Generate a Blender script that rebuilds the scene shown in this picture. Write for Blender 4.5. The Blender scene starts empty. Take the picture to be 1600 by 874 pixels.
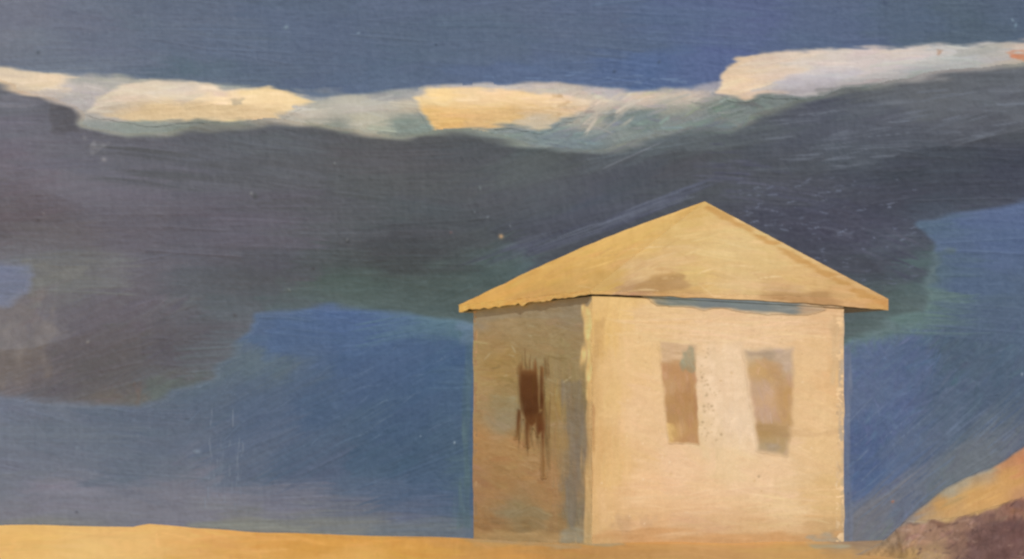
import bpy, math
import numpy as np

# ------------------------------------------------------------------ camera, sky, sun, exposure
F = 5000.0            # focal length in picture units (picture 1600 x 874)
CU, EYE = 800.0, 740.0   # picture column of the axis, picture row of eye level
HC = 0.9              # eye height above the ground the house stands on

scene = bpy.context.scene
cam_data = bpy.data.cameras.new('camera')
cam = bpy.data.objects.new('camera', cam_data)
scene.collection.objects.link(cam)
cam.location = (0, 0, HC)
cam.rotation_euler = (math.radians(90), 0, 0)
cam_data.sensor_width = 36.0
cam_data.lens = F / 1600.0 * 36.0
cam_data.shift_y = (EYE - 437.0) / 1600.0
cam_data.clip_start = 0.5
cam_data.clip_end = 5000
scene.camera = cam
scene.render.resolution_x, scene.render.resolution_y = 1024, 559

SUN_EL, SUN_AZ = math.radians(35), math.radians(13)     # azimuth: right of straight-behind-the-camera
sun_data = bpy.data.lights.new('sun', 'SUN')
sun_data.energy = 4.0
sun_data.angle = math.radians(0.5)
sun_data.color = (1.0, 0.955, 0.89)
sun = bpy.data.objects.new('sun', sun_data)
scene.collection.objects.link(sun)
sun.rotation_euler = (math.radians(90) - SUN_EL, 0, SUN_AZ)
sun.location = (10, -20, 30)

world = bpy.data.worlds.new('World')
scene.world = world
world.use_nodes = True
wn = world.node_tree.nodes
bg = wn['Background']
skyt = wn.new('ShaderNodeTexSky')
skyt.sky_type = 'NISHITA'
skyt.sun_disc = False
skyt.sun_elevation = SUN_EL
skyt.sun_rotation = math.radians(180) - SUN_AZ
world.node_tree.links.new(skyt.outputs[0], bg.inputs[0])
bg.inputs[1].default_value = 0.10
vs = scene.view_settings
vs.view_transform = 'Standard'
vs.look = 'None'
vs.exposure = 0.12
vs.gamma = 1.0
vs.use_curve_mapping = False
scene.cycles.max_bounces = 6
scene.cycles.transparent_max_bounces = 12
scene.cycles.filter_width = 2.5

# how strongly each surface is lit by sun + sky (measured), used only to mix pigments
LIT = dict(sky=(1.70,1.50,1.34), cloud=(1.80,1.65,1.47), front=(1.50,1.37,1.22), side=(0.73,0.61,0.53),
           roof_front=(1.62,1.50,1.45), roof_side=(1.06,1.05,1.17), ground=(0.96,0.99,1.12), hill=(1.5,1.52,1.5), rock=(1.2,1.2,1.25),
           shade=(.46,.36,.26), white=(1.47,1.38,1.30), band=(1.50,1.43,1.36))
LIT = {k: tuple(1.087 * x for x in v) for k, v in LIT.items()}

# ------------------------------------------------------------------ helpers
def at(u, v, Y):
    """point at distance Y that the eye sees in column u, row v"""
    return np.stack([(np.asarray(u, float) - CU) / F * Y, np.zeros_like(np.asarray(u, float)) + Y,
                     HC + (EYE - np.asarray(v, float)) / F * Y], -1)

def chart(P):
    """paint-chart coordinates of points (columns, rows)"""
    return CU + P[..., 0] / P[..., 1] * F, EYE - (P[..., 2] - HC) / P[..., 1] * F

def smooth(x, a, b):
    t = np.clip((x - a) / (b - a), 0, 1)
    return t * t * (3 - 2 * t)

def noise(shape, sx, sy, rng):
    h, w = shape
    gy, gx = int(h / sy) + 4, int(w / sx) + 4
    g = rng.standard_normal((gy, gx))
    y = np.arange(h) / sy; x = np.arange(w) / sx
    y0 = y.astype(int); x0 = x.astype(int)
    fy = y - y0; fx = x - x0
    def wts(f):   # quadratic b-spline-like cubic weights
        return np.stack([(1 - f) ** 3 / 6, (3 * f ** 3 - 6 * f ** 2 + 4) / 6, (-3 * f ** 3 + 3 * f ** 2 + 3 * f + 1) / 6, f ** 3 / 6])
    wy, wx = wts(fy), wts(fx)
    r = sum(wy[k][:, None] * g[y0 + k if k < 4 else 0] for k in range(4) if True) if gy > y0.max() + 3 else None
    if r is None:
        g = np.vstack([g, g[:4]]); r = sum(wy[k][:, None] * g[y0 + k] for k in range(4))
    c = sum(wx[k][None, :] * r[:, np.minimum(x0 + k, r.shape[1] - 1)] for k in range(4))
    return c / (c.std() + 1e-6)

def sdf(poly, U, V):
    """signed distance in picture units, positive inside"""
    p = np.asarray(poly, float); q = np.roll(p, -1, 0)
    d = np.full(U.shape, 1e9); inside = np.zeros(U.shape, bool)
    for (x1, y1), (x2, y2) in zip(p, q):
        ex, ey = x2 - x1, y2 - y1
        t = np.clip(((U - x1) * ex + (V - y1) * ey) / (ex * ex + ey * ey + 1e-9), 0, 1)
        d = np.minimum(d, (U - x1 - t * ex) ** 2 + (V - y1 - t * ey) ** 2)
        if y1 != y2:
            c = ((y1 > V) != (y2 > V)) & (U < (x2 - x1) * (V - y1) / (y2 - y1) + x1)
            inside ^= c
    d = np.sqrt(d)
    return np.where(inside, d, -d)

def bilerp(A, y, x):
    h, w = A.shape[:2]
    y = np.clip(y, 0, h - 1.001); x = np.clip(x, 0, w - 1.001)
    y0 = y.astype(int); x0 = x.astype(int); fy = y - y0; fx = x - x0
    if A.ndim == 3: fy = fy[..., None]; fx = fx[..., None]
    return (A[y0, x0] * (1 - fy) + A[y0 + 1, x0] * fy) * (1 - fx) + (A[y0, x0 + 1] * (1 - fy) + A[y0 + 1, x0 + 1] * fy) * fx

class Field:
    """smooth blend of the paint colours mixed at given spots"""
    def __init__(self, pts, sig=55.0, aspect=0.7):
        self.p = np.array([[a, b] for a, b, _ in pts], float); self.c = np.array([c for _, _, c in pts], float)
        self.s = sig; self.a = aspect
    def __call__(self, u, v):
        u = np.asarray(u, float); v = np.asarray(v, float); sh = u.shape
        d = ((u.ravel()[:, None] - self.p[:, 0]) ** 2 + ((v.ravel()[:, None] - self.p[:, 1]) / self.a) ** 2) / self.s ** 2
        w = 1.0 / (d ** 2 + 0.01)
        w /= w.sum(1, keepdims=True)
        return (w @ self.c).reshape(sh + (3,))

class Canvas:
    """a chart of wet paint: colour, thickness and coverage, laid on by bristle strokes"""
    def __init__(self, u0, v0, u1, v1, field, step=1.4, seed=1):
        self.u0, self.v0, self.step = u0, v0, step
        self.w = int((u1 - u0) / step) + 2; self.h = int((v1 - v0) / step) + 2
        self.u1, self.v1 = u1, v1
        self.rng = np.random.default_rng(seed)
        self.field = field
        cs = 8
        gu, gv = np.meshgrid(np.arange(u0, u1 + cs * 2, cs), np.arange(v0, v1 + cs * 2, cs))
        coarse = field(gu, gv)
        yy, xx = np.mgrid[0:self.h, 0:self.w]
        self.col = bilerp(coarse, yy * step / cs, xx * step / cs)
        self.base = coarse; self.cs = cs
        self.hgt = np.zeros((self.h, self.w))
        self.cov = np.ones((self.h, self.w))
    def grid(self):
        return np.meshgrid(self.u0 + np.arange(self.w) * self.step, self.v0 + np.arange(self.h) * self.step)
    def noise(self, sx, sy):
        return noise((self.h, self.w), sx / self.step, sy / self.step, self.rng)
    def stroke(self, u, v, ang, ln, wd, color, op=0.8, hh=1.0, curve=0.0, dry=0.3, grain=4.0):
        st = self.step; rng = self.rng
        ca, sa = math.cos(ang), math.sin(ang)
        ru = abs(ca) * ln / 2 + abs(sa) * wd / 2 + abs(curve) * ln * 0.25 + 2
        rv = abs(sa) * ln / 2 + abs(ca) * wd / 2 + abs(curve) * ln * 0.25 + 2
        x0 = max(0, int((u - ru - self.u0) / st)); x1 = min(self.w, int((u + ru - self.u0) / st) + 2)
        y0 = max(0, int((v - rv - self.v0) / st)); y1 = min(self.h, int((v + rv - self.v0) / st) + 2)
        if x1 - x0 < 1 or y1 - y0 < 1: return
        du = self.u0 + np.arange(x0, x1) * st - u; dv = self.v0 + np.arange(y0, y1) * st - v
        s = (du[None, :] * ca + dv[:, None] * sa) / (ln / 2)
        t = (-du[None, :] * sa + dv[:, None] * ca) / (wd / 2) - curve * (s * s - 0.3) * ln / wd
        nb = max(4, int(wd / 2.2) + 2)
        prof = rng.standard_normal(nb + 4); ends = rng.uniform(0, 0.5, nb + 4)
        tt = np.clip((t + 1) * 0.5, 0, 1) * nb
        i = tt.astype(int); f = tt - i; f = f * f * (3 - 2 * f)
        p = prof[i] * (1 - f) + prof[i + 1] * f
        e = ends[i] * (1 - f) + ends[i + 1] * f
        a = smooth(np.abs(t), 1.0, 0.72) * smooth(np.abs(s), 1.0 - e * dry * 1.6, 0.86 - e * dry * 2.2)
        a = a * np.clip(op + dry * 0.35 * p, 0, 1)
        A = a[..., None]
        sl = (slice(y0, y1), slice(x0, x1))
        self.col[sl] = self.col[sl] * (1 - A) + (np.asarray(color, float) + grain * p[..., None]) * A
        ridge = np.exp(-((np.abs(t) - 0.8) / 0.14) ** 2)
        self.hgt[sl] = self.hgt[sl] * (1 - 0.75 * a) + a * hh * (0.55 * p + 0.8 * ridge)
    def cover(self, n, ang, ln, wd, jit=3.0, region=None, op=0.75, hh=1.0, curve=0.05, ajit=0.12, dry=0.3, field=None, grain=3.0, shift=None):
        """n strokes over the chart, colour picked from the field where they start; ang may be a function"""
        rng = self.rng; fld = field or self.field
        u0, v0, u1, v1 = region or (self.u0, self.v0, self.u1, self.v1)
        U = rng.uniform(u0, u1, n); V = rng.uniform(v0, v1, n)
        C = fld(U, V) + rng.normal(0, jit, (n, 1)) + rng.normal(0, jit * 0.45, (n, 3))
        if shift is not None: C = C + np.asarray(shift)
        for k in range(n):
            a = ang(U[k], V[k]) if callable(ang) else ang
            self.stroke(U[k], V[k], a + rng.normal(0, ajit), ln * rng.uniform(0.5, 1.4), wd * rng.uniform(0.5, 1.4), C[k], op, hh, rng.normal(0, curve), dry, grain)
    def patch(self, poly, color, feather=6.0, op=0.9, rough=5.0, nx=14, ny=4, grain=4.0):
        """a dab with a bristled edge"""
        p = np.asarray(poly, float); m = feather * 3 + rough * 3 + 4
        x0 = max(0, int((p[:, 0].min() - m - self.u0) / self.step)); x1 = min(self.w, int((p[:, 0].max() + m - self.u0) / self.step))
        y0 = max(0, int((p[:, 1].min() - m - self.v0) / self.step)); y1 = min(self.h, int((p[:, 1].max() + m - self.v0) / self.step))
        if x1 - x0 < 2 or y1 - y0 < 2: return
        U, V = np.meshgrid(self.u0 + np.arange(x0, x1) * self.step, self.v0 + np.arange(y0, y1) * self.step)
        nz = noise(U.shape, nx / self.step, ny / self.step, self.rng)
        d = sdf(poly, U, V) + nz * rough
        n2 = noise(U.shape, nx * .7 / self.step, max(1.5, ny * .6) / self.step, self.rng)
        a = smooth(d, -feather, feather) * np.clip(op + 0.08 * n2, 0, 1)
        sl = (slice(y0, y1), slice(x0, x1)); A = a[..., None]
        self.col[sl] = self.col[sl] * (1 - A) + (np.asarray(color, float) + grain * n2[..., None]) * A
        self.hgt[sl] += a * 0.25 * n2
    def speck(self, u, v, r, color, hh=1.5):
        U, V = int((u - self.u0) / self.step), int((v - self.v0) / self.step); R = int(r * 2.5 / self.step) + 2
        y0, y1, x0, x1 = max(0, V - R), min(self.h, V + R), max(0, U - R), min(self.w, U + R)
        if y1 <= y0 or x1 <= x0: return
        yy, xx = np.mgrid[y0:y1, x0:x1]
        th = self.rng.uniform(0, 3.14); el = self.rng.uniform(0.5, 0.95)
        dx = (xx * self.step + self.u0 - u); dy = (yy * self.step + self.v0 - v)
        q = ((dx * math.cos(th) + dy * math.sin(th)) ** 2 * el + (dy * math.cos(th) - dx * math.sin(th)) ** 2 / el) / (r * r)
        a = np.exp(-q * 1.2)[..., None]
        if color is not None: self.col[y0:y1, x0:x1] = self.col[y0:y1, x0:x1] * (1 - a) + np.asarray(color, float) * a
        self.hgt[y0:y1, x0:x1] += hh * a[..., 0]
    def ground_texture(self, amt=1.0):
        """weave, brushed primer and grit under the paint"""
        n = 0.5 * self.noise(2.8, 2.8) + 0.14 * self.noise(26, 2.8) + 0.16 * self.noise(3.0, 30) + 0.35 * self.noise(9, 7)
        self.hgt += amt * n * 0.55
        self.col += (0.8 * self.noise(30, 4) + 0.8 * self.noise(5, 5) + 0.8 * self.noise(60, 40))[..., None] * amt
        self.col += np.stack([self.noise(90, 50), self.noise(70, 60), self.noise(80, 50)], -1) * 0.45 * amt
    def under(self, u, v):
        return bilerp(self.base, (v - self.v0) / self.cs, (u - self.u0) / self.cs)
    def grit(self, amt=1.0):
        self.hgt += amt * (0.34 * self.noise(2.9, 2.9) + 0.12 * self.noise(14, 3.2) + 0.16 * self.noise(3.2, 16))
        self.col += (amt * (1.0 * self.noise(3, 3) + 0.9 * self.noise(8, 5) + 0.8 * self.noise(4, 26)))[..., None]
    def sample(self, u, v):
        x = (u - self.u0) / self.step; y = (v - self.v0) / self.step
        # past its edge the paint carries on, turned back on itself
        W, H = self.w - 2.0, self.h - 2.0
        x = W - np.abs(np.mod(x, 2 * W) - W); y = H - np.abs(np.mod(y, 2 * H) - H)
        return bilerp(self.col, y, x), bilerp(self.hgt, y, x), bilerp(self.cov, y, x)

def srgb(c):
    c = np.clip(c / 255.0, 0.004, 1.0)
    return np.where(c <= 0.04045, c / 12.92, ((c + 0.055) / 1.055) ** 2.4)

def pigment(col, lit):
    return np.clip(srgb(col) / np.asarray(lit), 0.004, 0.86)

# ------------------------------------------------------------------ materials
def paint_material(name, scale, cover=False, rough=0.62, spec=0.12, bump=0.25):
    m = bpy.data.materials.new(name); m.use_nodes = True
    nt = m.node_tree; N = nt.nodes; L = nt.links
    b = N['Principled BSDF']
    at_ = N.new('ShaderNodeAttribute'); at_.attribute_name = 'pigment'
    tc = N.new('ShaderNodeTexCoord')
    mp = N.new('ShaderNodeMapping'); mp.inputs['Scale'].default_value = (scale, scale, scale)
    n1 = N.new('ShaderNodeTexNoise'); n1.inputs['Scale'].default_value = 1.0; n1.inputs['Detail'].default_value = 5
    L.new(tc.outputs['Object'], mp.inputs[0]); L.new(mp.outputs[0], n1.inputs['Vector'])
    mr = N.new('ShaderNodeMapRange'); mr.inputs['From Min'].default_value = 0.3; mr.inputs['From Max'].default_value = 0.7
    mr.inputs['To Min'].default_value = 0.955; mr.inputs['To Max'].default_value = 1.045
    L.new(n1.outputs['Fac'], mr.inputs['Value'])
    mul = N.new('ShaderNodeVectorMath'); mul.operation = 'SCALE'
    L.new(at_.outputs['Color'], mul.inputs[0]); L.new(mr.outputs[0], mul.inputs['Scale'])
    L.new(mul.outputs[0], b.inputs['Base Color'])
    b.inputs['Roughness'].default_value = rough
    b.inputs['Specular IOR Level'].default_value = spec
    bp = N.new('ShaderNodeBump'); bp.inputs['Strength'].default_value = bump; bp.inputs['Distance'].default_value = 0.6 / scale
    L.new(n1.outputs['Fac'], bp.inputs['Height']); L.new(bp.outputs[0], b.inputs['Normal'])
    if cover:
        ac = N.new('ShaderNodeAttribute'); ac.attribute_name = 'cover'
        L.new(ac.outputs['Fac'], b.inputs['Alpha'])
    return m

def plain_material(name, rgb255, lit=(1, 1, 1), scale=6.0, var=0.25):
    m = bpy.data.materials.new(name); m.use_nodes = True
    nt = m.node_tree; N = nt.nodes; L = nt.links; b = N['Principled BSDF']
    c = pigment(np.array(rgb255, float), lit)
    tc = N.new('ShaderNodeTexCoord'); n = N.new('ShaderNodeTexNoise'); n.inputs['Scale'].default_value = scale; n.inputs['Detail'].default_value = 6
    r = N.new('ShaderNodeValToRGB')
    r.color_ramp.elements[0].position = 0.3; r.color_ramp.elements[1].position = 0.7
    r.color_ramp.elements[0].color = (*(c * (1 - var)), 1); r.color_ramp.elements[1].color = (*np.clip(c * (1 + var), 0, .9), 1)
    L.new(tc.outputs['Object'], n.inputs['Vector']); L.new(n.outputs['Fac'], r.inputs[0]); L.new(r.outputs[0], b.inputs['Base Color'])
    b.inputs['Roughness'].default_value = 0.7; b.inputs['Specular IOR Level'].default_value = 0.2
    bp = N.new('ShaderNodeBump'); bp.inputs['Strength'].default_value = 0.4; bp.inputs['Distance'].default_value = 0.02
    L.new(n.outputs['Fac'], bp.inputs['Height']); L.new(bp.outputs[0], b.inputs['Normal'])
    return m

# ------------------------------------------------------------------ mesh builders
WORLD = {}
def link_mesh(name, co, faces, mat, col=None, cov=None, parent=None, origin=(0, 0, 0), shade=True):
    co = np.asarray(co, np.float32).reshape(-1, 3) - np.asarray(origin, np.float32)
    faces = np.asarray(faces, np.int32)
    me = bpy.data.meshes.new(name)
    me.vertices.add(len(co)); me.vertices.foreach_set('co', co.ravel())
    k = faces.shape[1]
    me.loops.add(faces.size); me.loops.foreach_set('vertex_index', faces.ravel())
    me.polygons.add(len(faces))
    me.polygons.foreach_set('loop_start', np.arange(0, faces.size, k, dtype=np.int32))
    me.polygons.foreach_set('loop_total', np.full(len(faces), k, np.int32))
    me.polygons.foreach_set('use_smooth', np.full(len(faces), shade, bool))
    me.update(calc_edges=True)
    if col is not None:
        a = me.attributes.new('pigment', 'FLOAT_COLOR', 'POINT')
        a.data.foreach_set('color', np.concatenate([col.reshape(-1, 3), np.ones((len(co), 1))], 1).astype(np.float32).ravel())
    if cov is not None:
        a = me.attributes.new('cover', 'FLOAT', 'POINT')
        a.data.foreach_set('value', cov.astype(np.float32).ravel())
    me.materials.append(mat)
    o = bpy.data.objects.new(name, me)
    scene.collection.objects.link(o)
    if parent is not None:
        o.parent = parent
        o.location = np.asarray(origin, float) - WORLD.get(parent.name, np.asarray(parent.location))
    else:
        o.location = origin
    WORLD[o.name] = np.asarray(origin, float)
    return o

def quads(h, w, keep=None):
    i = np.arange(h * w).reshape(h, w)
    q = np.stack([i[:-1, :-1], i[1:, :-1], i[1:, 1:], i[:-1, 1:]], -1).reshape(-1, 4)
    if keep is not None:
        kk = (keep[:-1, :-1] | keep[1:, :-1] | keep[1:, 1:] | keep[:-1, 1:]).ravel()
        q = q[kk]
    return q

def compact(co, q, *attrs):
    used = np.unique(q); remap = np.full(len(co), -1); remap[used] = np.arange(len(used))
    return co[used], remap[q], [a[used] for a in attrs]

def normals(P):
    a = np.gradient(P, axis=1); b = np.gradient(P, axis=0)
    n = np.cross(b, a); n /= np.linalg.norm(n, axis=-1, keepdims=True) + 1e-12
    return n

def tag(o, label=None, cat=None, group=None, kind=None):
    if label: o['label'] = label
    if cat: o['category'] = cat
    if group: o['group'] = group
    if kind: o['kind'] = kind
    return o

def gritty(canvas):
    if not getattr(canvas, 'gritted', False):
        canvas.grit(); canvas.gritted = True

def painted_sheet(name, P, canvas, lit, mat, relief, parent=None, dent=None, cov=None, out=None, origin=(0, 0, 0), keep=None):
    """a gridded surface P (rows, cols, 3) that carries the canvas' paint as pigment and real thickness"""
    gritty(canvas)
    u, v = chart(P)
    c, h, cv = canvas.sample(u, v)
    n = normals(P)
    if out is not None and (n * out).sum(-1).mean() < 0: n = -n
    d = h * relief
    if dent is not None: d = d - dent(u, v)
    Q = P + n * d[..., None]
    hh, ww = P.shape[:2]
    q = quads(hh, ww, keep)
    if out is not None:
        nn = normals(P)
        if (nn * out).sum(-1).mean() > 0: q = q[:, ::-1]
    co, q, at_ = compact(Q.reshape(-1, 3), q, pigment(c, lit).reshape(-1, 3), (cov if cov is not None else cv).reshape(-1))
    return link_mesh(name, co, q, mat, at_[0], at_[1], parent, origin)

def lerp_quad(A, B, C, D, nu, nv):
    """A bottom-left, B bottom-right, C top-right, D top-left; rows run top to bottom"""
    s = np.linspace(0, 1, nu)[None, :, None]; t = np.linspace(0, 1, nv)[:, None, None]
    A, B, C, D = [np.asarray(x, float) for x in (A, B, C, D)]
    return (D * (1 - s) + C * s) * (1 - t) + (A * (1 - s) + B * s) * t

# ------------------------------------------------------------------ SKY: a wide painted backdrop, far behind everything
SKY_Y = 400.0
sky_pts = [(-150,40,(116,119,132)),(0,0,(116,119,133)),(0,70,(116,120,132)),(150,50,(107,114,130)),(300,50,(99,109,127)),(420,40,(92,105,126)),(520,60,(91,104,126)),(650,60,(91,105,126)),(800,50,(93,106,128)),
 (950,60,(92,106,129)),(1050,50,(88,104,133)),(1150,50,(91,102,137)),(1120,90,(88,104,142)),(1300,60,(89,104,131)),(1400,30,(86,101,122)),(1500,40,(82,98,112)),(1590,20,(85,100,120)),(1700,30,(86,101,122)),(1000,125,(84,105,142)),(820,120,(92,108,138)),(300,110,(95,110,125)),(600,120,(92,107,130)),
 (0,440,(120,126,148)),(40,445,(114,121,134)),(430,510,(88,108,136)),(600,505,(84,106,144)),(540,500,(84,106,143)),(600,560,(78,100,132)),(690,560,(74,99,130)),(600,650,(74,96,124)),(650,720,(72,94,118)),(560,720,(76,97,120)),(500,640,(80,100,126)),(380,580,(98,112,122)),(400,640,(88,103,126)),(350,640,(94,107,124)),(480,730,(88,102,124)),
 (200,680,(102,112,128)),(50,700,(113,118,131)),(0,650,(113,119,134)),(-150,680,(114,120,132)),(200,740,(104,113,129)),(400,740,(98,109,127)),(100,785,(131,129,142)),(300,785,(130,129,141)),(450,790,(116,118,133)),(600,795,(100,109,131)),(690,770,(76,97,126)),(100,818,(128,128,126)),(260,800,(122,122,132)),(400,822,(130,130,124)),(550,828,(128,130,125)),(680,822,(106,116,128)),(700,480,(96,124,130)),(660,500,(92,118,135)),(722,740,(82,104,120)),
 (1350,560,(93,109,141)),(1340,620,(96,110,138)),(1400,650,(91,107,140)),(1420,560,(90,106,136)),(1500,400,(89,107,136)),(1570,350,(89,106,139)),(1500,470,(86,103,130)),(1500,550,(82,99,116)),(1570,620,(82,98,118)),(1580,480,(86,103,125)),(1480,650,(84,100,120)),(1450,710,(100,110,128)),(1350,700,(86,103,137)),(1350,750,(85,103,138)),(1400,790,(108,114,132)),(1340,805,(122,121,128)),(1370,830,(118,120,126)),(1335,840,(122,121,124)),(1560,690,(104,110,124)),(1520,730,(112,118,124)),(1480,750,(112,119,124)),(1345,510,(106,130,126)),(1430,475,(101,124,120)),(1460,405,(86,106,118)),(1700,500,(84,100,120))]
sky_pts += [(-60,440,(120,125,147)),(10,430,(119,124,146)),(10,460,(118,123,142)),(60,450,(116,120,130))]
sky_pts = [(a, b, (c[0] - .5, c[1] - 2.2, c[2] - 3)) for a, b, c in sky_pts]
sky_field = Field(sky_pts, 55)  # greyer colours at the left imitate glare on varnish
sc = Canvas(-190, -120, 1790, 900, sky_field, 1.45, 11)
def sky_angle(u, v):
    if u > 1300 and v > 520: return -0.75
    if v < 150: return 0.02
    if u < 720 and 540 < v < 760: return -0.45 if u > 260 else 0.1
    return 0.0
sc.ground_texture(0.7)
sc.cover(2300, sky_angle, 150, 34, 2.0, op=0.5, hh=0.5, dry=0.4, grain=0.9, curve=.02)
sc.cover(900, sky_angle, 80, 16, 2.2, op=0.4, hh=0.7, dry=0.7, region=(-180, 470, 740, 850), grain=1.1, curve=.02)
sc.cover(1300, lambda u, v: -0.85, 52, 9, 4.5, op=0.5, hh=1.1, dry=0.8, region=(1310, 500, 1600, 840), grain=2.2, ajit=0.3)
sc.cover(180, lambda u, v: 1.3, 34, 9, 4, op=0.4, hh=1.1, dry=0.8, region=(1320, 500, 1420, 720), grain=3, ajit=0.3)
sc.cover(60, 0.12, 120, 5, 3, op=0.5, hh=1.2, region=(430, 488, 650, 530), grain=3, dry=.9, ajit=.06)
sc.cover(150, 0.0, 150, 14, 2.0, op=0.5, hh=0.6, region=(-180, 765, 560, 815), grain=1.6)
sc.patch([(-190,768),(150,762),(330,764),(560,778),(690,795),(690,812),(-190,812)], (124,123,134), 9, .45, 5, 60, 6)
sc.patch([(290,812),(500,815),(720,822),(730,845),(280,845)], (132,132,124), 6, .75, 3, 40, 4)
sc.patch([(-190,812),(60,812),(200,816),(200,840),(-190,840)], (130,128,126), 5, .6, 3, 40, 4)
sc.patch([(432,492),(520,486),(625,492),(640,520),(560,545),(440,540),(415,560)], (84,107,145), 12, .5, 8, 30, 8)
sc.cover(420, sky_angle, 210, 52, 2.2, op=0.42, hh=1.2, dry=0.5, grain=1.8, curve=.015, ajit=.08)
# house-side halos where the blue stops short of the walls
sc.patch([(722,520),(738,520),(735,820),(712,828),(724,740)], (88,110,112), 4, .5, 4, 4, 30)
sc.patch([(716,500),(745,490),(745,540),(720,545)], (112,130,150), 6, .6, 4, 16, 5)
sc.patch([(1312,560),(1328,540),(1326,700),(1330,860),(1308,860)], (118,122,138), 4, .7, 3, 4, 26)
sc.patch([(1300,486),(1440,480),(1480,390),(1430,388),(1395,470),(1335,486),(1322,560),(1348,535),(1400,505)], (98,113,114), 8, .7, 7, 12, 8)
for k in range(60):
    r = sc.rng
    sc.stroke(r.uniform(1330, 1580), r.uniform(640, 800), -0.72 + r.normal(0, .08), r.uniform(30, 110), r.uniform(1.6, 3.2), (80, 95, 122) if r.random() < .5 else (112, 124, 146), .45, 1.2, 0, .6, 2)
for k in range(60):      # scratches and raised hairs in the blue
    r = sc.rng
    sc.stroke(r.uniform(200, 700), r.uniform(540, 700), -0.6 + r.normal(0, .25), r.uniform(20, 80), r.uniform(1.5, 2.6), (108, 124, 146), .28, 1.5, r.normal(0, .1), .8, 2)
for k in range(40):
    r = sc.rng
    sc.stroke(r.uniform(320, 380), r.uniform(650, 800), 1.55 + r.normal(0, .08), r.uniform(20, 60), r.uniform(2, 4), (122, 130, 144), .25, 1.6, 0, .8, 2)
for k in range(18):       # pale touches along the top of the white band
    r = sc.rng; u = r.uniform(700, 1100)
    sc.stroke(u, 122 + r.normal(0, 6), r.normal(0, .1), r.uniform(14, 40), r.uniform(2, 4), (108, 126, 156), .5, 1.2, 0, .6, 2)
for (u, v, r_, c) in [(710,692,1.6,(190,200,205)),(657,682,1.3,(150,165,180)),(308,706,4.5,(128,138,152)),(120,701,3,(125,133,146)),(447,43,3.5,(125,140,152)),(560,52,2.2,(130,145,160)),(682,70,2.2,(68,80,98)),(60,82,3.5,(88,94,104)),(1395,784,2.2,(180,110,80)),(1383,4,5,(74,86,108)),(1587,40,3,(120,140,155)),(1582,32,2.5,(118,136,150)),(1597,585,2,(165,175,185)),(960,112,3,(66,80,104)),(1030,97,2.4,(76,90,112)),(120,800,2.5,(96,96,106))]:
    sc.speck(u, v, r_, c, 2.0)
for k in range(260):
    r = sc.rng
    sc.speck(r.uniform(-150, 1750), r.uniform(-100, 830), r.uniform(.9, 2.2), None, r.choice([-1.4, 1.6]))
for k in range(70):
    r = sc.rng
    u, v = r.uniform(-150, 1750), r.uniform(-100, 830)
    sc.speck(u, v, r.uniform(.8, 1.5), sky_field(np.array([u]), np.array([v]))[0] + r.choice([-14, 22]), 1.2)

def nonuniform(lo, hi, step, far_lo, far_hi, n):
    mid = np.arange(lo, hi + step / 2, step)
    k = np.linspace(0, 1, n + 1)[1:] ** 1.6
    return np.concatenate([(lo + (far_lo - lo) * k)[::-1], mid, hi + (far_hi - hi) * k])
us = nonuniform(-180, 1780, 1.45, -7500, 9100, 60)
vs_ = nonuniform(-110, 880, 1.45, -4200, 1000, 40)
U, V = np.meshgrid(us, vs_)
P = at(U, V, SKY_Y)
side = np.clip(np.abs(P[..., 0]) - 90, 0, None)
P[..., 1] -= side ** 2 * 0.0009
P[..., 1] -= np.clip(P[..., 2] - 75, 0, None) ** 2 * 0.0012
mat_sky = paint_material('sky_paint', 9.0, rough=0.6)
px_sky = SKY_Y / F
sky = painted_sheet('sky', P, sc, LIT['sky'], mat_sky, 0.32 * px_sky, out=np.array([0, -1, 0]))
tag(sky, kind='structure')
sky_canvas = sc

# ------------------------------------------------------------------ CLOUDS: closed bodies with real depth and feathered rims
def under_cloud(kind, U, V):
    """paint lying behind a cloud's rim, with the light it gets"""
    c = sky_canvas.sample(U, V)[0]; l = np.broadcast_to(np.array(LIT['sky']), c.shape)
    if kind == 'sky': return c, l
    w = smooth(sdf(band_poly, U, V), -3, 5)[..., None]
    return c * (1 - w) + band_canvas.sample(U, V)[0] * w, l * (1 - w) + np.array(LIT['band']) * (1.22 if kind == 'band_dark' else 1.0) * w

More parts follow.
